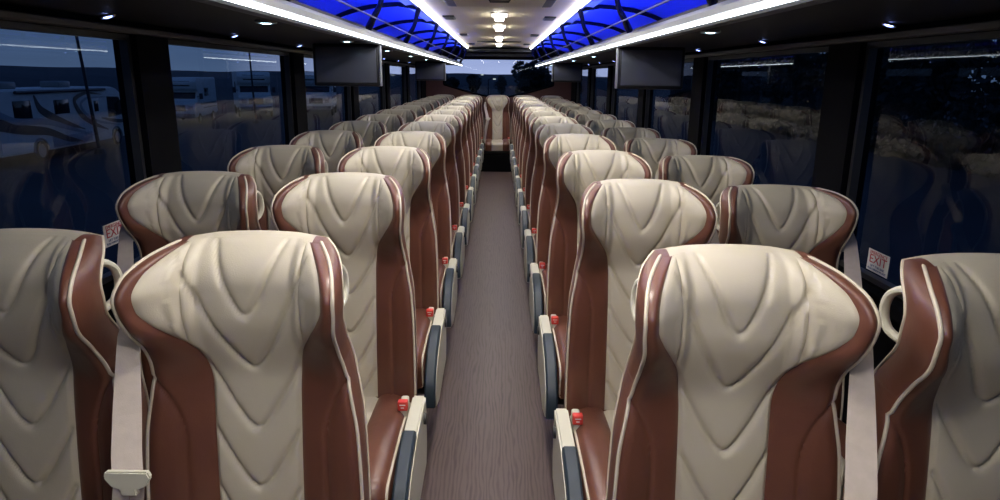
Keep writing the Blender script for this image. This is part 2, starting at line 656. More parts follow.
rack(-1, 'left')
rack(1, 'right')

# reading lamps under the racks and blue spots over the windows
def small_lamp(name, label, cat, loc, em, r, group, ry=0):
    o = thing(name, label, cat, loc, 0, group)
    pr = MB()
    pts = [(r * 1.35 * math.cos(2 * PI * i / 20), r * 1.35 * math.sin(2 * PI * i / 20), 0) for i in range(20)]
    b = part('bezel', MB().tube(pts, r * .28, 8, closed=True), BEZS, o)
    l = MB()
    bm = bmesh.new()
    bmesh.ops.create_uvsphere(bm, u_segments=20, v_segments=8, radius=r)
    for v in bm.verts:
        v.co.z *= .35
    l.bm(bm)
    part('lens', l, em, o)
    o.rotation_euler = (0, ry, 0)
    return o

ORD = ['first', 'second', 'third', 'fourth', 'fifth', 'sixth', 'seventh', 'eighth', 'ninth', 'tenth', 'eleventh', 'twelfth', 'thirteenth']
for sg, side, ys in ((-1, 'left', [2.2, 3.35, 4.55, 5.75, 6.95, 8.15, 9.35]), (1, 'right', [2.42, 3.9, 5.35, 6.8, 8.25, 9.7])):
    for i, y in enumerate(ys):
        small_lamp('reading_lamp', 'oval white reading lamp under the %s luggage rack, %s one from the camera' % (side, ORD[i]),
                   'lamp', (sg * .725, y, NZ - .001), E_SPOT, .021, 'reading lamps under the luggage racks')
    for i in range(9):
        small_lamp('blue_spot_lamp', 'small bluish spot lamp over the %s windows, %s one from the camera' % (side, ORD[i]),
                   'lamp', (sg * 1.12, 2.03 + .955 * i, NZ - .003), E_BSPOT, .013, 'blue spot lamps over the windows', ry=sg * .3)

# screens hanging from the racks
def screen(x, y, label):
    o = thing('ceiling_screen', label, 'screen', (x, y, NZ - .001), 0, 'screens hanging from the luggage racks')
    sg = 1 if x > 0 else -1
    w2, h = .172, .215
    part('screen_housing', MB().box(-w2, w2, -.012, .028, -h, -.001, .010), BEZ, o)
    part('display', MB().box(-w2 + .016, w2 - .016, -.0165, -.011, -h + .018, -.018, .002), SCR, o)
    a, b = sorted((-sg * (w2 - .001), -sg * (w2 + .007)))
    part('side_trim', MB().box(a, b, -.013, .029, -h + .002, -.004, .003), BEZS, o, label='pale trim along the aisle edge')
    part('hinge_mount', MB().box(-.07, .07, .0, .06, -.03, 0, .006), BEZ, o)
    return o
screen(-.79, 3.62, 'dark flat screen hanging under the left luggage rack, nearer one')
screen(.79, 3.62, 'dark flat screen hanging under the right luggage rack, nearer one')
screen(-.79, 8.0, 'dark flat screen under the left luggage rack, far one near the rear')
screen(.79, 8.0, 'dark flat screen under the right luggage rack, far one near the rear')

# ceiling lamps, hatch, vents
for i, (y, ln) in enumerate([(.40, .4), (1.30, .4), (2.3, .4), (3.25, .4), (5.5, .36), (6.75, .4), (8.65, .4), (10.3, .4)]):
    inview = y > 5
    o = thing('ceiling_lamp', ('bright white ceiling lamp over the aisle, %s one from the camera in view' % ORD[max(i - 4, 0)]) if inview
              else 'bright white ceiling lamp over the aisle near the front of the coach', 'lamp', (0, y, ZC), 0, 'ceiling lamps in view' if inview else 'ceiling lamps near the front')
    part('lamp_frame', MB().box(-.065, .065, -ln / 2 - .03, ln / 2 + .03, -.006, .0, .002), WHITEP, o)
    part('diffuser', MB().box(-.036, .036, -ln / 2, ln / 2, -.032, -.006, .008), E_LAMP, o)
    ld = bpy.data.lights.new('lamp_light', 'SPOT')
    ld.energy = 24 * LAMP
    ld.color = (1.0, .94, .85)
    ld.spot_size = R(135)
    ld.spot_blend = .85
    ld.shadow_soft_size = .07
    lo = bpy.data.objects.new('lamp_light', ld)
    COL.objects.link(lo)
    lo.parent = o
    lo.location = (0, 0, -.12)
h = thing('roof_hatch', 'grey framed emergency roof hatch in the cream ceiling', 'roof hatch', (0, 4.05, ZC))
part('hatch_frame', MB().box(-.33, .33, -.38, .38, -.045, .0, .02), GREYH, h)
part('hatch_panel', MB().box(-.26, .26, -.30, .30, -.052, -.044, .003), CEIL, h)
part('hatch_handle', MB().tube([(-.06, -.2, -.05), (-.05, -.2, -.07), (.05, -.2, -.07), (.06, -.2, -.05)], .007), DARKM, h)
h = thing('rear_vent', 'slim dark air vent across the ceiling near the rear', 'vent', (0, 9.55, ZC))
part('vent_frame', MB().box(-.30, .30, -.06, .06, -.012, 0, .003), GREYH, h)
part('vent_slots', MB().box(-.28, .28, -.04, -.015, -.015, -.011).box(-.28, .28, .015, .04, -.015, -.011), DARKM, h)
for sg, side in ((-1, 'left'), (1, 'right')):
    for i, y in enumerate((5.6, 7.9, 10.1)):
        v = thing('speaker_grille', 'small square black speaker in the ceiling beside the %s light strip, %s of three' % (side, ('nearest', 'middle', 'farthest')[i]),
                  'speaker', (sg * .395, y, ZC - .009), 0, 'square speakers in the ceiling')
        part('grille_frame', MB().box(-.045, .045, -.13, .13, -.012, .0, .003), BEZ, v)
        mb = MB()
        for q in range(5):
            mb.box(-.035, .035, -.11 + q * .048, -.085 + q * .048, -.015, -.011)
        part('grille', mb, GREYH, v)

# ------------------------------------------------------------------ exit stickers
def text_mesh(body, size):
    c = bpy.data.curves.new('txt', 'FONT')
    c.body = body
    c.size = size
    c.align_x = 'CENTER'
    c.align_y = 'CENTER'
    c.extrude = .0003
    t = bpy.data.objects.new('txt', c)
    COL.objects.link(t)
    bpy.context.view_layer.update()
    me = bpy.data.meshes.new_from_object(t.evaluated_get(bpy.context.evaluated_depsgraph_get()))
    bpy.data.objects.remove(t)
    bpy.data.curves.remove(c)
    return me

def sticker(sg, y, z, lab):
    o = thing('exit_sticker', lab, 'sticker', (sg * (HW + .0285), y, z))
    # local frame: x along the sticker's reading direction
    rot = Matrix.Rotation(R(90), 4, 'X')
    rz = Matrix.Rotation(R(90) if sg < 0 else R(-90), 4, 'Z')
    M = rz @ rot
    w, h2 = .062, .036
    s = part('sticker_sheet', MB().box(-w, w, -h2, h2, 0, .001), WHITEP, o, smooth=False)
    s.matrix_local = M
    for body, size, yy, m, sx, nm in (('EMERGENCY', .0155, .026, REDINK, 1.15, 'heading_text'), ('EXIT', .040, .0045, REDINK, 1.25, 'exit_text'),
                                  ('LIFT THIS BAR', .0105, -.0175, BLUEINK, 1.25, 'small_text'), ('PUSH WINDOW OUT', .0105, -.028, BLUEINK, 1.05, 'small_text')):
        me = text_mesh(body, size)
        me.materials.clear()
        me.materials.append(m)
        t = link(nm, me, o)
        t.matrix_local = M @ Matrix.Translation((0, yy, .0016)) @ Matrix.Diagonal((sx, 1, 1, 1))
    return o
sticker(-1, 2.14, .972, 'white EXIT sticker with red letters low on the left window')
sticker(1, 2.12, .900, 'white EXIT sticker with red letters low on the right window')

# ------------------------------------------------------------------ seats
BZ, BH = .42, .765
wf = curve([(0, .207), (.15, .210), (.3, .209), (.5, .202), (.60, .190), (.68, .181), (.74, .177), (.80, .180), (.86, .186), (.90, .187), (.94, .182), (.965, .172), (.985, .157), (1, .136)])
inf = curve([(0, .084), (.6, .086), (.67, .091), (.715, .100), (.77, .124), (.82, .148), (.86, .161), (.90, .163), (.94, .155), (.97, .138), (.99, .123), (1, .114)])
bf = curve([(0, .035), (.3, .042), (.6, .042), (.68, .043), (.74, .052), (.80, .080), (.86, .102), (.90, .110), (.94, .104), (.97, .084), (.985, .068), (1, .036)])
CR = .108
def base_y(v):
    hd = min(1, max(0, (v - .62) / .2))
    return -.085 * (1 - v) - .010 * math.sin(PI * min(1, v / .8)) - .055 * hd * hd * (3 - 2 * hd) + .064 * max(0, (v - .88) / .12) ** 2
def zv(v):
    t = max(0, (v - .93) / .07)
    return BZ + BH * (v - .012 * t * t)
VK = [(.815, 2.0), (.664, 1.65), (.500, 1.55), (.338, 1.55), (.18, 1.55), (.03, 1.55)]
def front(x, v):
    w = wf(v)
    ax = abs(x)
    x0 = .085
    t = max(0, (ax - x0) / (w - x0))
    kk = min(1, max(0, (v - .62) / .16))
    kk = kk * kk * (3 - 2 * kk)
    y = base_y(v) - bf(v) * (kk * t * (1 + .35 * (1 - t)) * min(1, t / .12 * .5 + .5) + (1 - kk) * t ** 1.45)
    i = inf(v)
    # rolled edge
    e = max(0, (ax - (w - .022)) / .022)
    y += .012 * e * e
    z = zv(v)
    hgt = 0.0
    if ax < CR + .012:
        fade = 1.0 if ax < i - .004 else 0.0
        zz = (v) * BH
        d = 9
        for vk, sl in VK:
            zc = vk * BH + (math.sqrt((sl * ax) ** 2 + .032 ** 2) - .032) + (7.0 * ax * ax if vk > .75 else (4.2 if vk > .6 else 3.0) * ax * ax)
            dd = abs(zz - zc) / math.sqrt(1 + (sl * min(1, ax / .03)) ** 2)
            d = min(d, dd)
        q = 1 - math.exp(-d / .0052)
        hgt += (.0140 * (q - 1) + .005) * fade
    if i > CR + .002 and v < .997:
        k = min(1, (i - CR) / .02)
        hgt -= .011 * k * math.exp(-abs(ax - CR) / .0045)
    # seam between cream and brown
    hgt -= .0055 * math.exp(-abs(ax - i) / .005)
    # puffed brown bolster and its stitched seam
    if ax > i:
        u = (ax - i) / max(1e-4, w - i)
        hgt += .006 * math.sin(PI * min(1, u))
        if v < .70:
            us = .44 + .60 * max(0, (v - .46) / .19) ** 2.2
            hgt -= .009 * math.exp(-abs(u - us) * (w - i) / .0045)
            hgt -= .0015 * math.exp(-abs(u - us - .09) * (w - i) / .003)
    top = max(0, (v - .985) / .015)
    y -= hgt * (1 - top)
    if v > .8:
        z -= .006 * (ax / .13) ** 2 * (v - .8) / .2
    return (x, y, z)

NV = 150
vlist = [i / NV * .93 for i in range(NV)] + [.93 + .07 * math.sin(PI / 2 * j / 18) for j in range(19)]
def build_backrest():
    nC, nW, nB = 52, 9, 28
    cen, padL, padR, bro = MB(), MB(), MB(), MB()
    def grid(mb, fx, n, ok=None):
        vs = []
        for v in vlist:
            for j in range(n + 1):
                vs.append(front(fx(v, j / n), v))
        fs = []
        for r in range(len(vlist) - 1):
            if ok and not (ok(vlist[r]) or ok(vlist[r + 1])):
                continue
            for j in range(n):
                a = r * (n + 1) + j
                fs.append((a, a + 1, a + n + 2, a + n + 1))
        mb.add(vs, fs)
    ce = lambda v: min(CR, inf(v))
    grid(cen, lambda v, t: -ce(v) + 2 * ce(v) * t, nC)
    ok = lambda v: inf(v) > CR + .0005
    grid(padL, lambda v, t: -(ce(v) + (inf(v) - ce(v)) * (1 - t)), nW, ok)
    grid(padR, lambda v, t: (ce(v) + (inf(v) - ce(v)) * t), nW, ok)
    grid(bro, lambda v, t: -(inf(v) + (wf(v) - inf(v)) * (1 - t)), nB)
    grid(bro, lambda v, t: (inf(v) + (wf(v) - inf(v)) * t), nB)
    # side and top band between the two pipings
    T = curve([(0, .075), (.6, .075), (.8, .06), (1, .045)])
    def rear(x, v):
        xx = x * (1 - .035)
        kw = min(1, max(0, (v - .55) / .25))
        fw2 = .62 * bf(v) * kw * (x / wf(v)) ** 2
        return (xx, base_y(v) + T(v) + .022 * kw - fw2, zv(v) - .008 * max(0, (v - .9) / .1) - (.006 * (abs(x) / .13) ** 2 * (v - .8) / .2 if v > .8 else 0))
    loop = [(-wf(v), v) for v in vlist] + [(-.13 + .26 * j / 24, 1.0) for j in range(1, 24)] + [(wf(v), v) for v in reversed(vlist)]
    rows = []
    NS = 7
    for (x, v) in loop:
        a, b = Vector(front(x, v)), Vector(rear(x, v))
        row = []
        for k2 in range(NS + 1):
            t = k2 / NS
            p = a.lerp(b, t)
            bul = math.sin(PI * t) * (.005 if v < .7 else .008)
            uz = min(1, max(0, (v - .93) / .07)) * min(1, max(0, (.20 - abs(x)) / .05))
            ux = math.sqrt(max(0, 1 - uz * uz))
            p.x += bul * ux * (1 if x > 0 else -1)
            p.z += bul * uz
            row.append(p)
        rows.append(row)
    sb = MB()
    vs = [p for r in rows for p in r]
    fs, tf = [], []
    for r in range(len(rows) - 1):
        for j in range(NS):
            a = r * (NS + 1) + j
            f_ = (a, a + 1, a + NS + 2, a + NS + 1)
            if loop[r][1] > .9999 and loop[r + 1][1] > .9999 and abs(loop[r][0] + loop[r + 1][0]) / 2 < .116:
                tf.append(f_)
            else:
                fs.append(f_)
    sb.add(vs, fs)
    bro.add(sb.v, sb.f)
    # the cream panel rolls over the top edge
    cen.add(vs, tf)
    # back shell
    bk = MB()
    vv = [i / 40 for i in range(39)] + [.97, .985, 1]
    vs = []
    nb = 16
    for v in vv:
        w = wf(v)
        for j in range(nb + 1):
            x = -w + 2 * w * j / nb
            p = rear(x, v)
            vs.append((p[0], p[1] + .018 * (1 - (x / w) ** 4) * min(1, (1 - v) * 12), p[2]))
    fs = [(r * (nb + 1) + j, r * (nb + 1) + j + 1, (r + 1) * (nb + 1) + j + 1, (r + 1) * (nb + 1) + j) for r in range(len(vv) - 1) for j in range(nb)]
    bk.add(vs, fs)
    sub = lambda L2: L2[::2] + ([L2[-1]] if len(L2) % 2 == 0 else [])
    p1 = MB().tube([Vector(rear(x, v)) if v > .9999 and abs(x) < .125 else Vector(front(x, v)) + Vector((math.copysign(.001, x), -.001, 0)) for x, v in sub(loop)], .0036, 7)
    p2 = MB().tube([rear(x, v) for x, v in sub(loop)], .0034, 7)
    me = {}
    me['center_panel'] = cen.mesh('center_panel', CREAM, 'all')
    pad = MB()
    pad.add(padL.v, padL.f)
    me['padL'] = padL.mesh('headrest_pad', CREAM, 'all')
    me['padR'] = padR.mesh('headrest_pad', CREAM, 'all')
    me['bolster'] = bro.mesh('backrest', BROWN, 75)
    me['shell'] = bk.mesh('back_shell', BROWN, 'all')
    me['pipe1'] = p1.mesh('front_piping', PIPE, 'all')
    me['pipe2'] = p2.mesh('rear_piping', PIPE, 'all')
    return me
BK = build_backrest()

def build_cushion():
    # across profile, along profile
    CW, Y0, Y1, ZT = .192, -.085, -.60, .465
    path = []
    for i in range(26):
        path.append((Y0 + (Y1 + .05 - Y0) * i / 25, ZT + .012 * math.sin(PI * i / 25), 1))
    for i in range(1, 13):
        a = PI / 2 * i / 12
        path.append((Y1 + .05 - .05 * math.sin(a), ZT - .05 + .05 * math.cos(a), 1))
    for i in range(1, 7):
        path.append((Y1 + .012 * i / 6, ZT - .05 - .08 * i / 6, 1))
    def pt(x, i):
        y, z, _ = path[i]
        ax = abs(x)
        y2, z2, _ = path[min(i + 1, len(path) - 1)]
        y1, z1, _ = path[max(i - 1, 0)]
        t = Vector((0, y2 - y1, z2 - z1)).normalized()
        n = Vector((0, t.z, -t.y))
        hgt = 0
        hgt -= .006 * math.exp(-abs(ax - .088) / .004)
        if ax > .088:
            u = (ax - .088) / (CW - .088)
            hgt += .014 * math.sin(PI * u) ** .8 if 0 < u < 1 else 0
            us = .5 + .35 * max(0, (i - 20) / 20) ** 2 * 0
            hgt -= .003 * math.exp(-abs(u - .45) * .1 / .004)
            hgt -= .012 * max(0, (u - .8) / .2) ** 2
        return (x, y + n.y * hgt, z + n.z * hgt)
    def grid(fx, n):
        mb = MB()
        vs = [pt(fx(j / n), i) for i in range(len(path)) for j in range(n + 1)]
        fs = [(i * (n + 1) + j, i * (n + 1) + j + 1, (i + 1) * (n + 1) + j + 1, (i + 1) * (n + 1) + j) for i in range(len(path) - 1) for j in range(n)]
        return mb.add(vs, fs)
    cen = grid(lambda t: -.088 + .176 * t, 16)
    bro = grid(lambda t: -CW + (CW - .088) * t, 14)
    b2 = grid(lambda t: .088 + (CW - .088) * t, 14)
    bro.add(b2.v, b2.f)
    # sides and underside
    for sg in (-1, 1):
        vs, fs = [], []
        for i in range(len(path)):
            p = pt(sg * CW, i)
            for q in range(5):
                t = q / 4
                vs.append((p[0] + sg * .008 * math.sin(PI * t), p[1] if q < 4 else max(p[1], Y1 + .01), p[2] + (.335 - p[2]) * t))
        for i in range(len(path) - 1):
            for q in range(4):
                a = i * 5 + q
                fs.append((a, a + 1, a + 6, a + 5))
        bro.add(vs, fs)
    bro.add([(-CW, Y0, .335), (CW, Y0, .335), (CW, Y1 + .01, .335), (-CW, Y1 + .01, .335)], [(0, 1, 2, 3)])
    bro.add([(-CW, Y0, .335), (CW, Y0, .335), (CW, Y0, ZT), (-CW, Y0, ZT)], [(0, 1, 2, 3)])
    pp = MB()
    m_ = len(path)
    a_ = [Vector(pt(-CW, i)) + Vector((-.001, 0, .001)) for i in range(m_)]
    b_ = [Vector(pt(CW, i)) + Vector((.001, 0, .001)) for i in range(m_)]
    pp.tube(a_ + b_[::-1], .0042, 7)
    return {'cen': cen.mesh('cushion_panel', CREAM, 'all'), 'bro': bro.mesh('cushion', BROWN, 70), 'pipe': pp.mesh('cushion_piping', PIPE, 'all')}
CU = build_cushion()

def seat_side_meshes(mir):
    """parts that differ between the aisle side (+x) and the wall side (-x); mirrored for seats right of the aisle"""
    D = {}
    def put(key, nm, mb, m, smooth=True):
        D[key] = mb.mesh(nm, m, smooth, mirror=mir)
    # grab handle loop behind the aisle-side wing
    hp = []
    for (x, y, z) in ((.145, -.020, 1.125), (.156, .008, 1.122), (.163, .026, 1.106), (.165, .032, 1.083), (.165, .028, 1.060), (.162, .014, 1.040), (.150, -.020, 1.030)):
        hp.append((x, y, z))
    fine = []
    for i in range(len(hp) - 1):
        a, b = Vector(hp[i]), Vector(hp[i + 1])
        for q in range(4):
            fine.append(a.lerp(b, q / 4))
    fine.append(Vector(hp[-1]))
    for _ in range(3):
        fine = [fine[0]] + [(fine[i - 1] + fine[i] * 2 + fine[i + 1]) / 4 for i in range(1, len(fine) - 1)] + [fine[-1]]
    put('handle', 'grab_handle', MB().tube(fine, .0075, 10, flat=1.4), PLAST)
    # side shield with the stowed armrest pad, aisle seats only
    sh = MB()
    prof = [(-.13, .495), (-.36, .490), (-.50, .455), (-.60, .40), (-.635, .34), (-.62, .27), (-.50, .24), (-.15, .26), (-.12, .33)]
    bm = bmesh.new()
    vs0 = [bm.verts.new((.206, y, z)) for y, z in prof]
    f = bm.faces.new(vs0)
    r = bmesh.ops.extrude_face_region(bm, geom=[f])
    for v in r['geom']:
        if isinstance(v, bmesh.types.BMVert):
            v.co.x = .248
    bmesh.ops.bevel(bm, geom=bm.edges[:], offset=.006, segments=3, affect='EDGES')
    sh.bm(bm)
    put('shield', 'side_shield', sh, PLAST)
    # navy pad wraps the sloping front run of the shield
    top = [(-.37, .494), (-.43, .488), (-.49, .470), (-.545, .445), (-.59, .412), (-.622, .372), (-.640, .33), (-.640, .285)]
    vs, fs = [], []
    for i, (y, z) in enumerate(top):
        a = top[max(i - 1, 0)]
        b = top[min(i + 1, len(top) - 1)]
        t = Vector((b[0] - a[0], b[1] - a[1])).normalized()
        nn = Vector((t.y, -t.x)) * (-1 if t.y * 0 + (-t.x) < 0 else 1)
        for (dx, dn) in ((-.022, -.03), (-.0225, .006), (-.016, .012), (.012, .012), (.018, .006), (.018, -.03)):
            vs.append((.228 + dx, y + nn.x * dn, z + nn.y * dn))
    k6 = len(top)
    for i in range(k6 - 1):
        for j in range(6):
            fs.append((i * 6 + j, i * 6 + (j + 1) % 6, (i + 1) * 6 + (j + 1) % 6, (i + 1) * 6 + j))
    fs += [tuple(range(5, -1, -1)), tuple((k6 - 1) * 6 + j for j in range(6))]
    put('pad', 'armrest_pad', MB().add(vs, fs), NAVY, 40)
    put('pivot', 'pivot_cap', MB().cyl((.246, -.20, .45), (.256, -.20, .45), .018), DARKM)
    # buckle with red button
    put('buckle', 'buckle', MB().box(.176, .200, -.215, -.165, .455, .512, .006).box(.183, .192, -.20, -.15, .44, .47), PLAST)
    put('button', 'release_button', MB().box(.170, .2005, -.219, -.196, .484, .5155, .004), REDP)
    put('mark', 'button_mark', MB().box(.176, .194, -.2198, -.2188, .503, .506).box(.180, .190, -.2198, -.2188, .494, .497), WHITEP, False)
    # shoulder belt on the wall side
    put('guide', 'belt_guide', MB().box(-.214, -.190, -.075, -.045, 1.035, 1.068, .008).cyl((-.204, -.06, .975), (-.204, -.06, 1.045), .006), PLAST)
    b = curve([(0, 0), (1, 1)])
    P = [(-.203, -.074, 1.050), (-.206, -.098, 1.01), (-.194, -.136, .955), (-.179, -.180, .895), (-.164, -.222, .845), (-.154, -.245, .815)]
    W = [.030, .036, .042, .047, .048, .048]
    put('belt', 'shoulder_belt', MB().strip(P, (1, .25, 0), W, .0022), WEB, False)
    lo = MB()
    lo.strip([(-.166, -.245, .80), (-.185, -.245, .70), (-.198, -.235, .58), (-.205, -.22, .47), (-.205, -.21, .42)], (1, .35, 0), .026, .002)
    lo.strip([(-.142, -.238, .80), (-.165, -.228, .70), (-.185, -.210, .58), (-.200, -.195, .47), (-.203, -.19, .42)], (1, .35, 0), .022, .002)
    put('lap', 'lap_belt', lo, WEB, False)
    tp = MB()
    bm = bmesh.new()
    vv = [bm.verts.new((x, 0, z)) for x, z in ((-.036, .016), (.036, .016), (.040, .004), (.028, -.014), (.014, -.018), (.014, -.030), (-.014, -.030), (-.014, -.018), (-.028, -.014), (-.040, .004))]
    f = bm.faces.new(vv)
    r = bmesh.ops.extrude_face_region(bm, geom=[f])
    for v in r['geom']:
        if isinstance(v, bmesh.types.BMVert):
            v.co.y = .011
    bmesh.ops.bevel(bm, geom=[e for e in bm.edges], offset=.0025, segments=2, affect='EDGES')
    bmesh.ops.translate(bm, verts=bm.verts[:], vec=(-.152, -.253, .812))
    tp.bm(bm)
    put('latch', 'latch_plate', tp, PLAST)
    put('anchor', 'belt_anchor', MB().box(-.212, -.196, -.225, -.175, .385, .43, .004), DARKM)
    # frame: rails and T legs
    fr = MB()
    fr.box(-.2, .2, -.55, -.52, .29, .334, .004).box(-.2, .2, -.20, -.16, .29, .334, .004)
    fr.box(-.19, -.16, -.55, -.10, .30, .330).box(.16, .19, -.55, -.10, .30, .330)
    fr.box(-.17, .17, -.10, -.07, .30, .40, .004)
    put('frame', 'seat_frame', fr, DARKM)
    lg = MB().box(.08, .13, -.42, -.20, .02, .30, .008)
    lg.box(.06, .15, -.50, -.12, .0, .022, .006)
    put('leg', 'pedestal_leg', lg, DARKM)
    return D
SM = {0: seat_side_meshes(False), 1: seat_side_meshes(True)}

def make_seat(mir, aisle, nest=True):
    d = SM[mir]
    t = thing('coach_seat', 'x', 'seat')
    br = link('backrest', BK['bolster'], t)
    link('center_panel', BK['center_panel'], br)['label'] = 'cream quilted center panel with chevron seams'
    link('headrest_pad', BK['padL'], br)['label'] = 'cream pad on the headrest wing'
    link('headrest_pad', BK['padR'], br)['label'] = 'cream pad on the headrest wing'
    link('back_shell', BK['shell'], br)
    link('piping', BK['pipe1'], br)['label'] = 'cream piping'
    link('piping', BK['pipe2'], br)['label'] = 'cream piping'
    cu = link('cushion', CU['bro'], t)
    link('cushion_panel', CU['cen'], cu)['label'] = 'cream center strip of the cushion'
    link('cushion_piping', CU['pipe'], cu)['label'] = 'cream piping'
    link('grab_handle', d['handle'], t)
    link('seat_frame', d['frame'], t)
    link('pedestal_leg', d['leg'], t)
    if aisle:
        s = link('side_shield', d['shield'], t)
        s['label'] = 'cream plastic side shield'
        link('armrest_pad', d['pad'], s)['label'] = 'navy rubber pad'
        link('pivot_cap', d['pivot'], s)
    bu = link('buckle', d['buckle'], t)
    link('release_button', d['button'], bu)['label'] = 'red release button'
    link('button_mark', d['mark'], bu)['label'] = 'white printed mark'
    b = link('shoulder_belt', d['belt'], t)
    b['label'] = 'beige webbing shoulder belt'
    link('belt_guide', d['guide'], b)
    link('latch_plate', d['latch'], b)['label'] = 'cream latch plate'
    l = link('lap_belt', d['lap'], t)
    link('belt_anchor', d['anchor'], l)
    return t

protos = {}
PITCH = .832
def place_seat(mir, aisle, x, y, label, group):
    key = (mir, aisle)
    if key not in protos:
        o = make_seat(mir, aisle)
        protos[key] = o
    else:
        o = copy_tree(protos[key])
    o.location = (x, y, 0)
    o['label'] = label
    o['group'] = group
    return o

def recline(o, deg):
    pv = Vector((0, -.12, .44))
    M = Matrix.Translation(pv) @ Matrix.Rotation(-R(deg), 4, 'X') @ Matrix.Translation(-pv)
    for ch in o.children:
        if ch.name.split('.')[0] in ('backrest', 'grab_handle', 'shoulder_belt'):
            ch.matrix_local = M @ ch.matrix_local

AX, WX = .455, .455 + .432
for k in range(12):
    for mir, side, y0 in ((0, 'left', 1.255), (1, 'right', 1.178)):
        y = y0 + PITCH * k
        sg = -1 if mir == 0 else 1
        place_seat(mir, True, SX + sg * (AX - (.012 if mir else 0)), y, 'cream and brown leather seat on the aisle, %s side, %s row from the camera' % (side, ORD[k]), 'aisle seats with quilted cream centers')
        w_ = place_seat(mir, False, SX + sg * (WX + (.018 if mir == 0 else 0)), y, 'cream and brown leather seat by the window, %s side, %s row from the camera' % (side, ORD[k]), 'window seats with quilted cream centers')
        if mir == 1:
            if k == 0:
                w_.location.y -= .05
                w_['label'] = 'upright cream and brown leather seat by the window beside the EXIT sticker, right side'
            else:
                recline(w_, 8)
RY = 11.30
for i, (x, lab) in enumerate(((-.88, 'at the left window'), (-.44, 'second from the left window'), (0, 'in the middle, facing the aisle'), (.44, 'second from the right window'), (.88, 'at the right window'))):
    place_seat(0 if x <= 0 else 1, False, SX + x, RY, 'cream and brown leather seat of the rear bench row, %s' % lab, 'seats of the rear row')
kp = MB().box(-1.15, 1.1, RY - .58, RY - .54, .0, .28, .01)
struct('trim_7', kp, BLACK)

# ------------------------------------------------------------------ outside
GZ = CAMZ - 3.1
def ground_mat():
    return mat('dusk_asphalt', (0.020, 0.022, 0.026), 0.85, bump=('noise', 2, 0.4, 0.02), var=(0.4, 0.35))
struct('ground', MB().box(-150, 150, -60, 260, GZ - .5, GZ), ground_mat())
RVW = mat('motorhome_white', (0.74, 0.74, 0.70), 0.4, bump=('noise', 3, 0.05, 0.01), var=(1.2, .08))
RVD = mat('motorhome_graphite', (0.03, 0.035, 0.045), 0.4, bump=('noise', 3, 0.05, 0.01))
RVS = mat('motorhome_silver', (0.30, 0.36, 0.42), 0.4, bump=('noise', 3, 0.05, 0.01))
RVT = mat('motorhome_grey', (0.20, 0.21, 0.20), 0.4, bump=('noise', 3, 0.05, 0.01))
TIRE = mat('tire_rubber', (0.012, 0.012, 0.012), 0.8, bump=('noise', 30, 0.2, 0.01))
RIM = mat('wheel_rim', (0.35, 0.36, 0.38), 0.35, metal=0.6, bump=('noise', 30, 0.05, 0.01))
DGL = mat('dark_vehicle_glass', (0.01, 0.012, 0.018), 0.08, bump=('noise', 1, 0.02, 0.01))

def wheel(parent, x, y, r, out):
    mb = MB()
    w = .13
    pts = [(x + r * .82 * math.cos(2 * PI * i / 28), y, r + r * .82 * math.sin(2 * PI * i / 28)) for i in range(28)]
    mb.tube(pts, r * .19, 8, closed=True, flat=1.0)
    t = part('wheel', mb, TIRE, parent)
    part('rim', MB().cyl((x, y - .05, r), (x, y + .05, r), r * .66, n=24).cyl((x, y - .08, r), (x, y + .08, r), r * .2), RIM, t)
    return t

def ribbon(parent, pts, widths, yy, m, name='side_graphic'):
    """flat swoosh graphic on a vehicle side: pts (x,z)"""
    vs = []
    n = len(pts)
    fx = curve([(i, p[0]) for i, p in enumerate(pts)])
    fz = curve([(i, p[1]) for i, p in enumerate(pts)])
    fw_ = curve(list(enumerate(widths)))
    K = 40
    for i in range(K + 1):
        t = i / K * (n - 1)
        p = Vector((fx(t), fz(t)))
        q = Vector((fx(t + .01), fz(t + .01))) - Vector((fx(t - .01), fz(t - .01)))
        if q.length < 1e-6:
            q = Vector((1, 0))
        q.normalize()
        nn = Vector((-q.y, q.x)) * fw_(t) / 2
        for dy in (0, .008):
            vs.append((p.x + nn.x, yy + dy, p.y + nn.y))
            vs.append((p.x - nn.x, yy + dy, p.y - nn.y))
    fs = []
    for i in range(K):
        a = i * 4
        b = a + 4
        fs += [(a, b, b + 1, a + 1), (a + 2, a + 3, b + 3, b + 2), (a, a + 2, b + 2, b), (a + 1, b + 1, b + 3, a + 3)]
    return part(name, MB().add(vs, fs), m, parent, smooth=False)

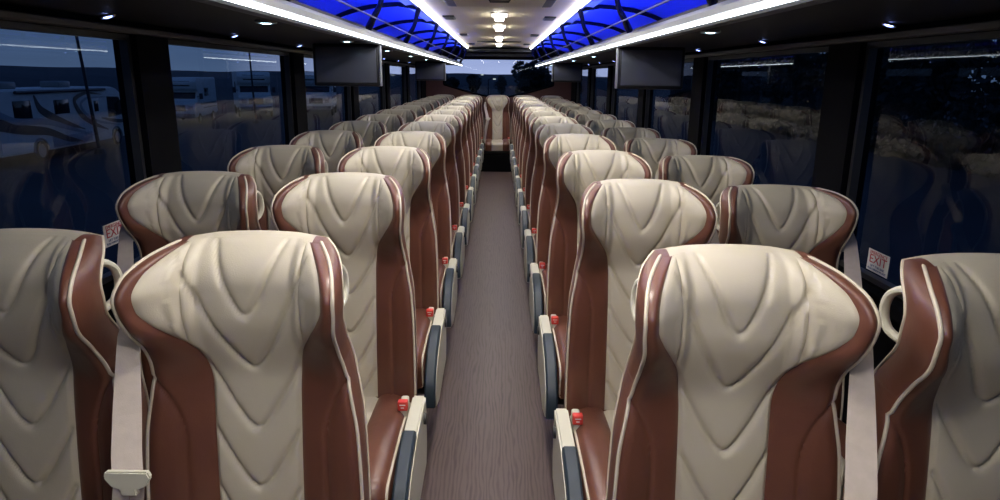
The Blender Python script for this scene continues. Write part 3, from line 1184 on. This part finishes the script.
def motorhome(loc, rz, label):
    """length along +x (front at +x), visible side at -y"""
    o = thing('motorhome', label, 'motorhome', loc, rz, None)
    Lh = 11.5
    prof = [(-.2, .45), (-.2, 2.95), (-.05, 3.12), (9.9, 3.12), (10.5, 3.02), (10.95, 2.75), (11.25, 2.0), (11.45, 1.5), (11.5, .9), (11.45, .42), (10.2, .38), (3.0, .40)]
    mb = MB()
    bm = bmesh.new()
    vv = [bm.verts.new((x, 0, z)) for x, z in prof]
    f = bm.faces.new(vv)
    r = bmesh.ops.extrude_face_region(bm, geom=[f])
    for v in r['geom']:
        if isinstance(v, bmesh.types.BMVert):
            v.co.y = 2.45
    bmesh.ops.recalc_face_normals(bm, faces=bm.faces[:])
    bmesh.ops.bevel(bm, geom=bm.edges[:], offset=.07, segments=3, affect='EDGES')
    mb.bm(bm)
    part('body', mb, RVW, o)
    # windscreen wraps the nose
    mb = MB()
    ws = [(11.02, 2.68), (11.27, 2.0), (11.42, 1.62)]
    mb.prism([(11.02, 2.66), (11.30, 2.0), (11.44, 1.62), (11.38, 1.62), (10.9, 2.66)], 'y', .18, 2.27)
    part('windscreen', mb, DGL, o, smooth=False)
    # cab side window
    mb = MB().prism([(9.2, 1.55), (9.25, 2.6), (10.55, 2.55), (10.85, 2.1), (11.0, 1.62)], 'y', -.012, .03)
    w = part('side_window', mb, DGL, o, smooth=False)
    part('window_frame', MB().tube([(x, -.012, z) for x, z in ((9.2, 1.55), (9.25, 2.6), (10.55, 2.55), (10.85, 2.1), (11.0, 1.62))], .025, 6, closed=True), RVD, w)
    for (a, b, c, d) in ((1.0, 2.3, 1.85, 2.65), (4.1, 5.4, 1.95, 2.6)):
        w = part('side_window', MB().box(a, b, -.014, .03, c, d, .01), DGL, o)
    dd = part('door', MB().box(7.6, 8.35, -.02, .03, .55, 2.65, .01), RVW, o)
    part('door_window', MB().box(7.75, 8.2, -.03, -.018, 1.9, 2.45, .005), DGL, dd)
    part('door_handle', MB().box(7.68, 7.76, -.05, -.018, 1.35, 1.5, .005), RVD, dd)
    for x in (2.6, 9.9):
        a = part('wheel_arch', MB().tube([(x + .56 * math.cos(PI * i / 14), -.01, .42 + .56 * math.sin(PI * i / 14)) for i in range(15)], .05, 6), RVT, o)
        wheel(o, x, .02, .44, -1)
    part('wheel_well', MB().box(2.1, 3.1, -.005, .1, .38, .85, .02).box(9.4, 10.4, -.005, .1, .38, .85, .02), TIRE, o)
    m = part('mirror', MB().tube([(11.0, .02, 2.25), (11.15, -.25, 2.35), (11.2, -.42, 2.2)], .03, 6).box(11.1, 11.25, -.52, -.36, 1.75, 2.2, .03), RVD, o)
    for x in (1.8, 6.3):
        part('roof_unit', MB().box(x, x + 1.1, .8, 1.7, 3.1, 3.42, .08), RVT, o)
    part('awning', MB().cyl((1.2, -.07, 3.0), (9.0, -.07, 3.0), .07, n=12), RVD, o)
    part('skirt_boxes', MB().box(3.6, 7.2, -.012, .02, .48, .95, .005), RVS, o)
    # swoosh graphics
    ribbon(o, [(-.1, 1.75), (1.5, 1.45), (3.2, 1.25), (5.0, .75), (6.2, .55)], [.5, .42, .35, .25, .04], -.016, RVD)
    ribbon(o, [(-.1, 2.2), (1.2, 1.8), (3.0, 1.7), (5.2, 1.25), (7.3, .75)], [.25, .28, .28, .2, .04], -.018, RVS)
    ribbon(o, [(2.6, 2.85), (2.9, 2.3), (3.7, 1.9), (5.0, 1.5), (6.6, 1.1)], [.1, .34, .38, .25, .03], -.017, RVD)
    ribbon(o, [(8.6, 2.75), (7.2, 2.85), (5.9, 2.5), (6.3, 1.9), (7.4, 1.35), (9.0, .9)], [.03, .12, .25, .3, .25, .04], -.024, RVD)
    ribbon(o, [(9.0, 2.6), (7.4, 2.62), (6.45, 2.3), (6.8, 1.85), (8.0, 1.4), (10.4, 1.05)], [.03, .1, .16, .18, .14, .03], -.027, RVS)
    ribbon(o, [(8.4, 1.55), (9.6, 1.35), (10.6, 1.25), (11.3, 1.3)], [.05, .18, .18, .05], -.02, RVD)
    return o
# heading angle: mostly along the coach
motorhome((-16.12, 22.1, GZ), math.atan2(5.8, -.5), 'white motorhome with dark swooshes parked outside the nearest left window').scale = (.8, .8, .8)

def cutaway(loc, rz, label):
    """small motorhome with a van cab, front at -y"""
    o = thing('motorhome', label, 'motorhome', loc, rz)
    bm = bmesh.new()
    prof = [(0, .9), (0, 1.45), (.9, 1.65), (1.2, 2.25), (.75, 2.45), (.6, 2.9), (.9, 3.25), (6.8, 3.25), (6.9, .55), (1.5, .5), (.1, .5)]
    vv = [bm.verts.new((-1.15, y, z)) for y, z in prof]
    f = bm.faces.new(vv)
    r = bmesh.ops.extrude_face_region(bm, geom=[f])
    for v in r['geom']:
        if isinstance(v, bmesh.types.BMVert):
            v.co.x = 1.15
    bmesh.ops.recalc_face_normals(bm, faces=bm.faces[:])
    bmesh.ops.bevel(bm, geom=bm.edges[:], offset=.06, segments=3, affect='EDGES')
    part('body', MB().bm(bm), RVW, o)
    part('windscreen', MB().prism([(.92, 1.68), (1.16, 2.22), (1.3, 2.22), (1.05, 1.68)], 'x', -.98, .98), DGL, o, smooth=False)
    part('overcab_window', MB().box(-.75, .75, .66, .72, 2.65, 3.0, .02), DGL, o)
    part('grille', MB().box(-.5, .5, -.03, .02, .95, 1.35, .02), RVD, o)
    for s in (-1, 1):
        part('headlamp', MB().box(s * .82 - .18, s * .82 + .18, -.035, .02, 1.02, 1.32, .03), RIM, o)
        part('mirror', MB().box(s * 1.38 - .12, s * 1.38 + .12, .95, 1.05, 1.75, 2.15, .03).box(min(s * 1.1, s * 1.38), max(s * 1.1, s * 1.38), .98, 1.02, 1.9, 1.95), RVD, o)
    part('bumper', MB().box(-1.1, 1.1, -.14, .05, .48, .78, .05), RVT, o)
    for s in (-1.12, 1.12):
        for y in (1.1, 5.2):
            mb = MB().tube([(s, y + .3 * math.cos(2 * PI * i / 20), .38 + .3 * math.sin(2 * PI * i / 20)) for i in range(20)], .09, 8, closed=True)
            w = part('wheel', mb, TIRE, o)
            part('rim', MB().cyl((s - .06, y, .38), (s + .06, y, .38), .22), RIM, w)
    part('side_window', MB().box(1.13, 1.165, 3.0, 4.2, 1.9, 2.5, .01).box(-1.165, -1.13, 3.0, 4.2, 1.9, 2.5, .01), DGL, o)
    part('side_stripe', MB().box(1.145, 1.165, 1.6, 6.7, 1.3, 1.45).box(1.145, 1.165, 2.4, 6.7, 1.05, 1.12), RVT, o, smooth=False)
    return o
cutaway((-19.6, 42, GZ), R(10), 'small white motorhome with van cab facing the coach, outside the second left window').scale = (.87, .87, .87)
cutaway((-17.6, 50, GZ), R(24), 'pale motorhome parked beyond the van-cab one, far outside the second left window')
cutaway((-13.8, 52, GZ), R(10), 'pale motorhome standing farthest right of the motorhomes outside the left windows')

# masts
PG = mat('mast_grey', (0.03, 0.032, 0.04), 0.5, metal=.4, bump=('noise', 30, 0.05, 0.01))
for (x, y, hh, lean, lab) in ((-15.6, 26.5, 5.4, .35, 'thin dark flagpole rising behind the swoosh-painted motorhome'), (-15.6, 44, 5.2, .1, 'thin dark mast beside the small motorhome facing the coach')):
    o = thing('flagpole', lab, 'pole', (x, y, GZ))
    part('pole', MB().cyl((0, 0, 0), (-lean, 0, hh), .07, .05, 10), PG, o)
    part('pole_base', MB().cyl((0, 0, 0), (0, 0, .2), .22, .16, 14), PG, o)

# far ridges all round
def ridge(name, pts, h0, h1, seed, m, label):
    rnd = random.Random(seed)
    vs, fs = [], []
    n = 80
    ph = [rnd.uniform(0, 6.28) for _ in range(6)]
    for i in range(n + 1):
        t = i / n
        a = Vector(pts[0]).lerp(Vector(pts[1]), t)
        nrm = (Vector(pts[1]) - Vector(pts[0])).normalized()
        back = Vector((-nrm.y, nrm.x))
        h = h0 + (h1 - h0) * (.5 + .22 * math.sin(3 * t * 3.1 + ph[0]) + .15 * math.sin(9 * t + ph[1]) + .08 * math.sin(31 * t + ph[2]) + .05 * math.sin(77 * t + ph[3]))
        for d, hh in ((0, 0), (8, h * .5), (16, h), (40, h * .6), (60, 0)):
            p = a + back * d
            vs.append((p.x, p.y, GZ + hh))
    for i in range(n):
        for j in range(4):
            q = i * 5 + j
            fs.append((q, q + 5, q + 6, q + 1))
    o = part(name, MB().add(vs, fs), m, None, True)
    o['kind'] = 'structure'
    return o
HILL = mat('dusk_hill', (0.03, 0.04, 0.05), 0.9, bump=('noise', .2, 0.5, 0.5), var=(.05, .3))
ridge('hill', ((-60, 235), (-140, -20)), 3.2, 4.7, 3, HILL, '')
ridge('hill', ((110, 225), (-90, 235)), 2.4, 4.0, 9, HILL, '')

# trees
LEAF = mat('dark_foliage', (0.008, 0.014, 0.009), 0.7, bump=('noise', 3, 0.2, 0.02), var=(.8, .4))
BARK = mat('dark_bark', (0.03, 0.022, 0.016), 0.9, bump=('noise', 8, 0.5, 0.02))
def tree_meshes(seed, h, r):
    rnd = random.Random(seed)
    mb = MB()
    blobs = []
    for _ in range(11):
        a = rnd.uniform(0, 2 * PI)
        d = rnd.uniform(0, r * .62)
        blobs.append((Vector((d * math.cos(a), d * math.sin(a), rnd.uniform(h * .42, h * .85))), rnd.uniform(r * .35, r * .55)))
    vs, fs = [], []
    for c, br in blobs:
        for _ in range(260):
            u = Vector((rnd.gauss(0, 1), rnd.gauss(0, 1), rnd.gauss(0, 1))).normalized() * br * rnd.uniform(.75, 1.05)
            p = c + u
            s = rnd.uniform(.12, .26) * r / 2.2
            ax = Vector((rnd.gauss(0, 1), rnd.gauss(0, 1), rnd.gauss(0, .6))).normalized()
            bx = ax.orthogonal().normalized()
            k0 = len(vs)
            vs += [p + ax * s, p + bx * s * .6, p - ax * s, p - bx * s * .6]
            fs.append((k0, k0 + 1, k0 + 2, k0 + 3))
    mb.add(vs, fs)
    tk = MB().tube([(0, 0, 0), (.05, .02, h * .3), (0, .05, h * .55), (.03, 0, h * .8)], [.2, .15, .11, .04], 9)
    for i in range(4):
        a = i * 1.7
        tk.tube([(0, 0, h * .35), (r * .25 * math.cos(a), r * .25 * math.sin(a), h * .5), (r * .5 * math.cos(a), r * .5 * math.sin(a), h * .62)], [.08, .06, .03], 6)
    return mb.mesh('crown', LEAF, fix=False), tk.mesh('trunk', BARK, 'all')
TM = [tree_meshes(s, h, r) for s, h, r in ((1, 6.0, 2.4), (2, 5.2, 2.0), (3, 7.0, 2.2))]
def tree(x, y, k, s, label, group):
    o = thing('tree', label, 'tree', (x, y, GZ), random.uniform(0, 6), group)
    c = link('crown', TM[k][0], o)
    t = link('trunk', TM[k][1], o)
    o.scale = (s, s, s)
    return o
TR = [(-4.4, 50, 1, .66, 'small round dark tree left of centre beyond the rear window'), (2.1, 42, 0, .70, 'large dark tree beyond the rear window, the tallest there'), (3.6, 46, 1, .62, 'dark tree just behind the tallest tree beyond the rear window')]
for x, y, k, s, lab in TR:
    tree(x, y, k, s, lab, 'trees beyond the rear window')
for i, (x, y, k, s) in enumerate([(-9, 84, 0, .52), (-6.4, 92, 1, .6), (-3.2, 95, 0, .56), (.4, 90, 2, .46), (6.4, 84, 1, .6), (9.6, 88, 0, .55)]):
    tree(x, y, k, s, 'low dark tree in the far row beyond the rear window', 'far low trees beyond the rear window')
for i in range(9):
    y = 1.5 + i * 4.1
    tree(21.5 + (i % 3) * 1.4, y * 1.3, i % 3, .98, 'added dark tree blocking the sky outside the right windows', 'added trees outside the right windows')  # trees added to keep the view through the right windows dark
hv, hf = [], []  # leaf screen added to hide the sky and darken the right windows
rnd = random.Random(5)
for q in range(26000):
    y = rnd.uniform(-4, 66)
    x = rnd.uniform(16.2, 17.2)
    z = rnd.uniform(0, 5.6 + .35 * math.sin(y * 1.3) + .2 * math.sin(y * 3.7))
    c_ = Vector((x, y, GZ + z))
    a_ = Vector((rnd.gauss(0, 1), rnd.gauss(0, 1), rnd.gauss(0, 1))).normalized() * .26
    b_ = a_.orthogonal().normalized() * .14
    k0 = len(hv)
    hv += [c_ + a_, c_ + b_, c_ - a_, c_ - b_]
    hf.append((k0, k0 + 1, k0 + 2, k0 + 3))
hm = MB()
hm.v, hm.f = hv, hf
hd_ = link('sky_block_hedge', hm.mesh('sky_block_hedge', LEAF, fix=False))
tag(hd_, 'tall dark screen of leaves added to block the sky outside the right windows', 'sky_block_hedge', kind='stuff')
for i, (x, y) in enumerate(((-5.4, 58), (-.9, 60), (1.9, 62), (4.6, 50), (-2.1, 66))):
    o = thing('street_lamp', 'small lit street lamp outside among the trees beyond the rear window', 'street lamp', (x, y, GZ), 0, 'street lamps beyond the rear window')
    part('pole', MB().cyl((0, 0, 0), (0, 0, 2.7 + .12 * i), .06, .04, 8).tube([(0, 0, 2.6 + .12 * i), (.2, 0, 2.75 + .12 * i), (.5, 0, 2.78 + .12 * i)], .03, 6), PG, o)
    part('lantern', MB().box(.4, .65, -.12, .12, 2.68 + .12 * i, 2.78 + .12 * i, .03), E_FAR, o)
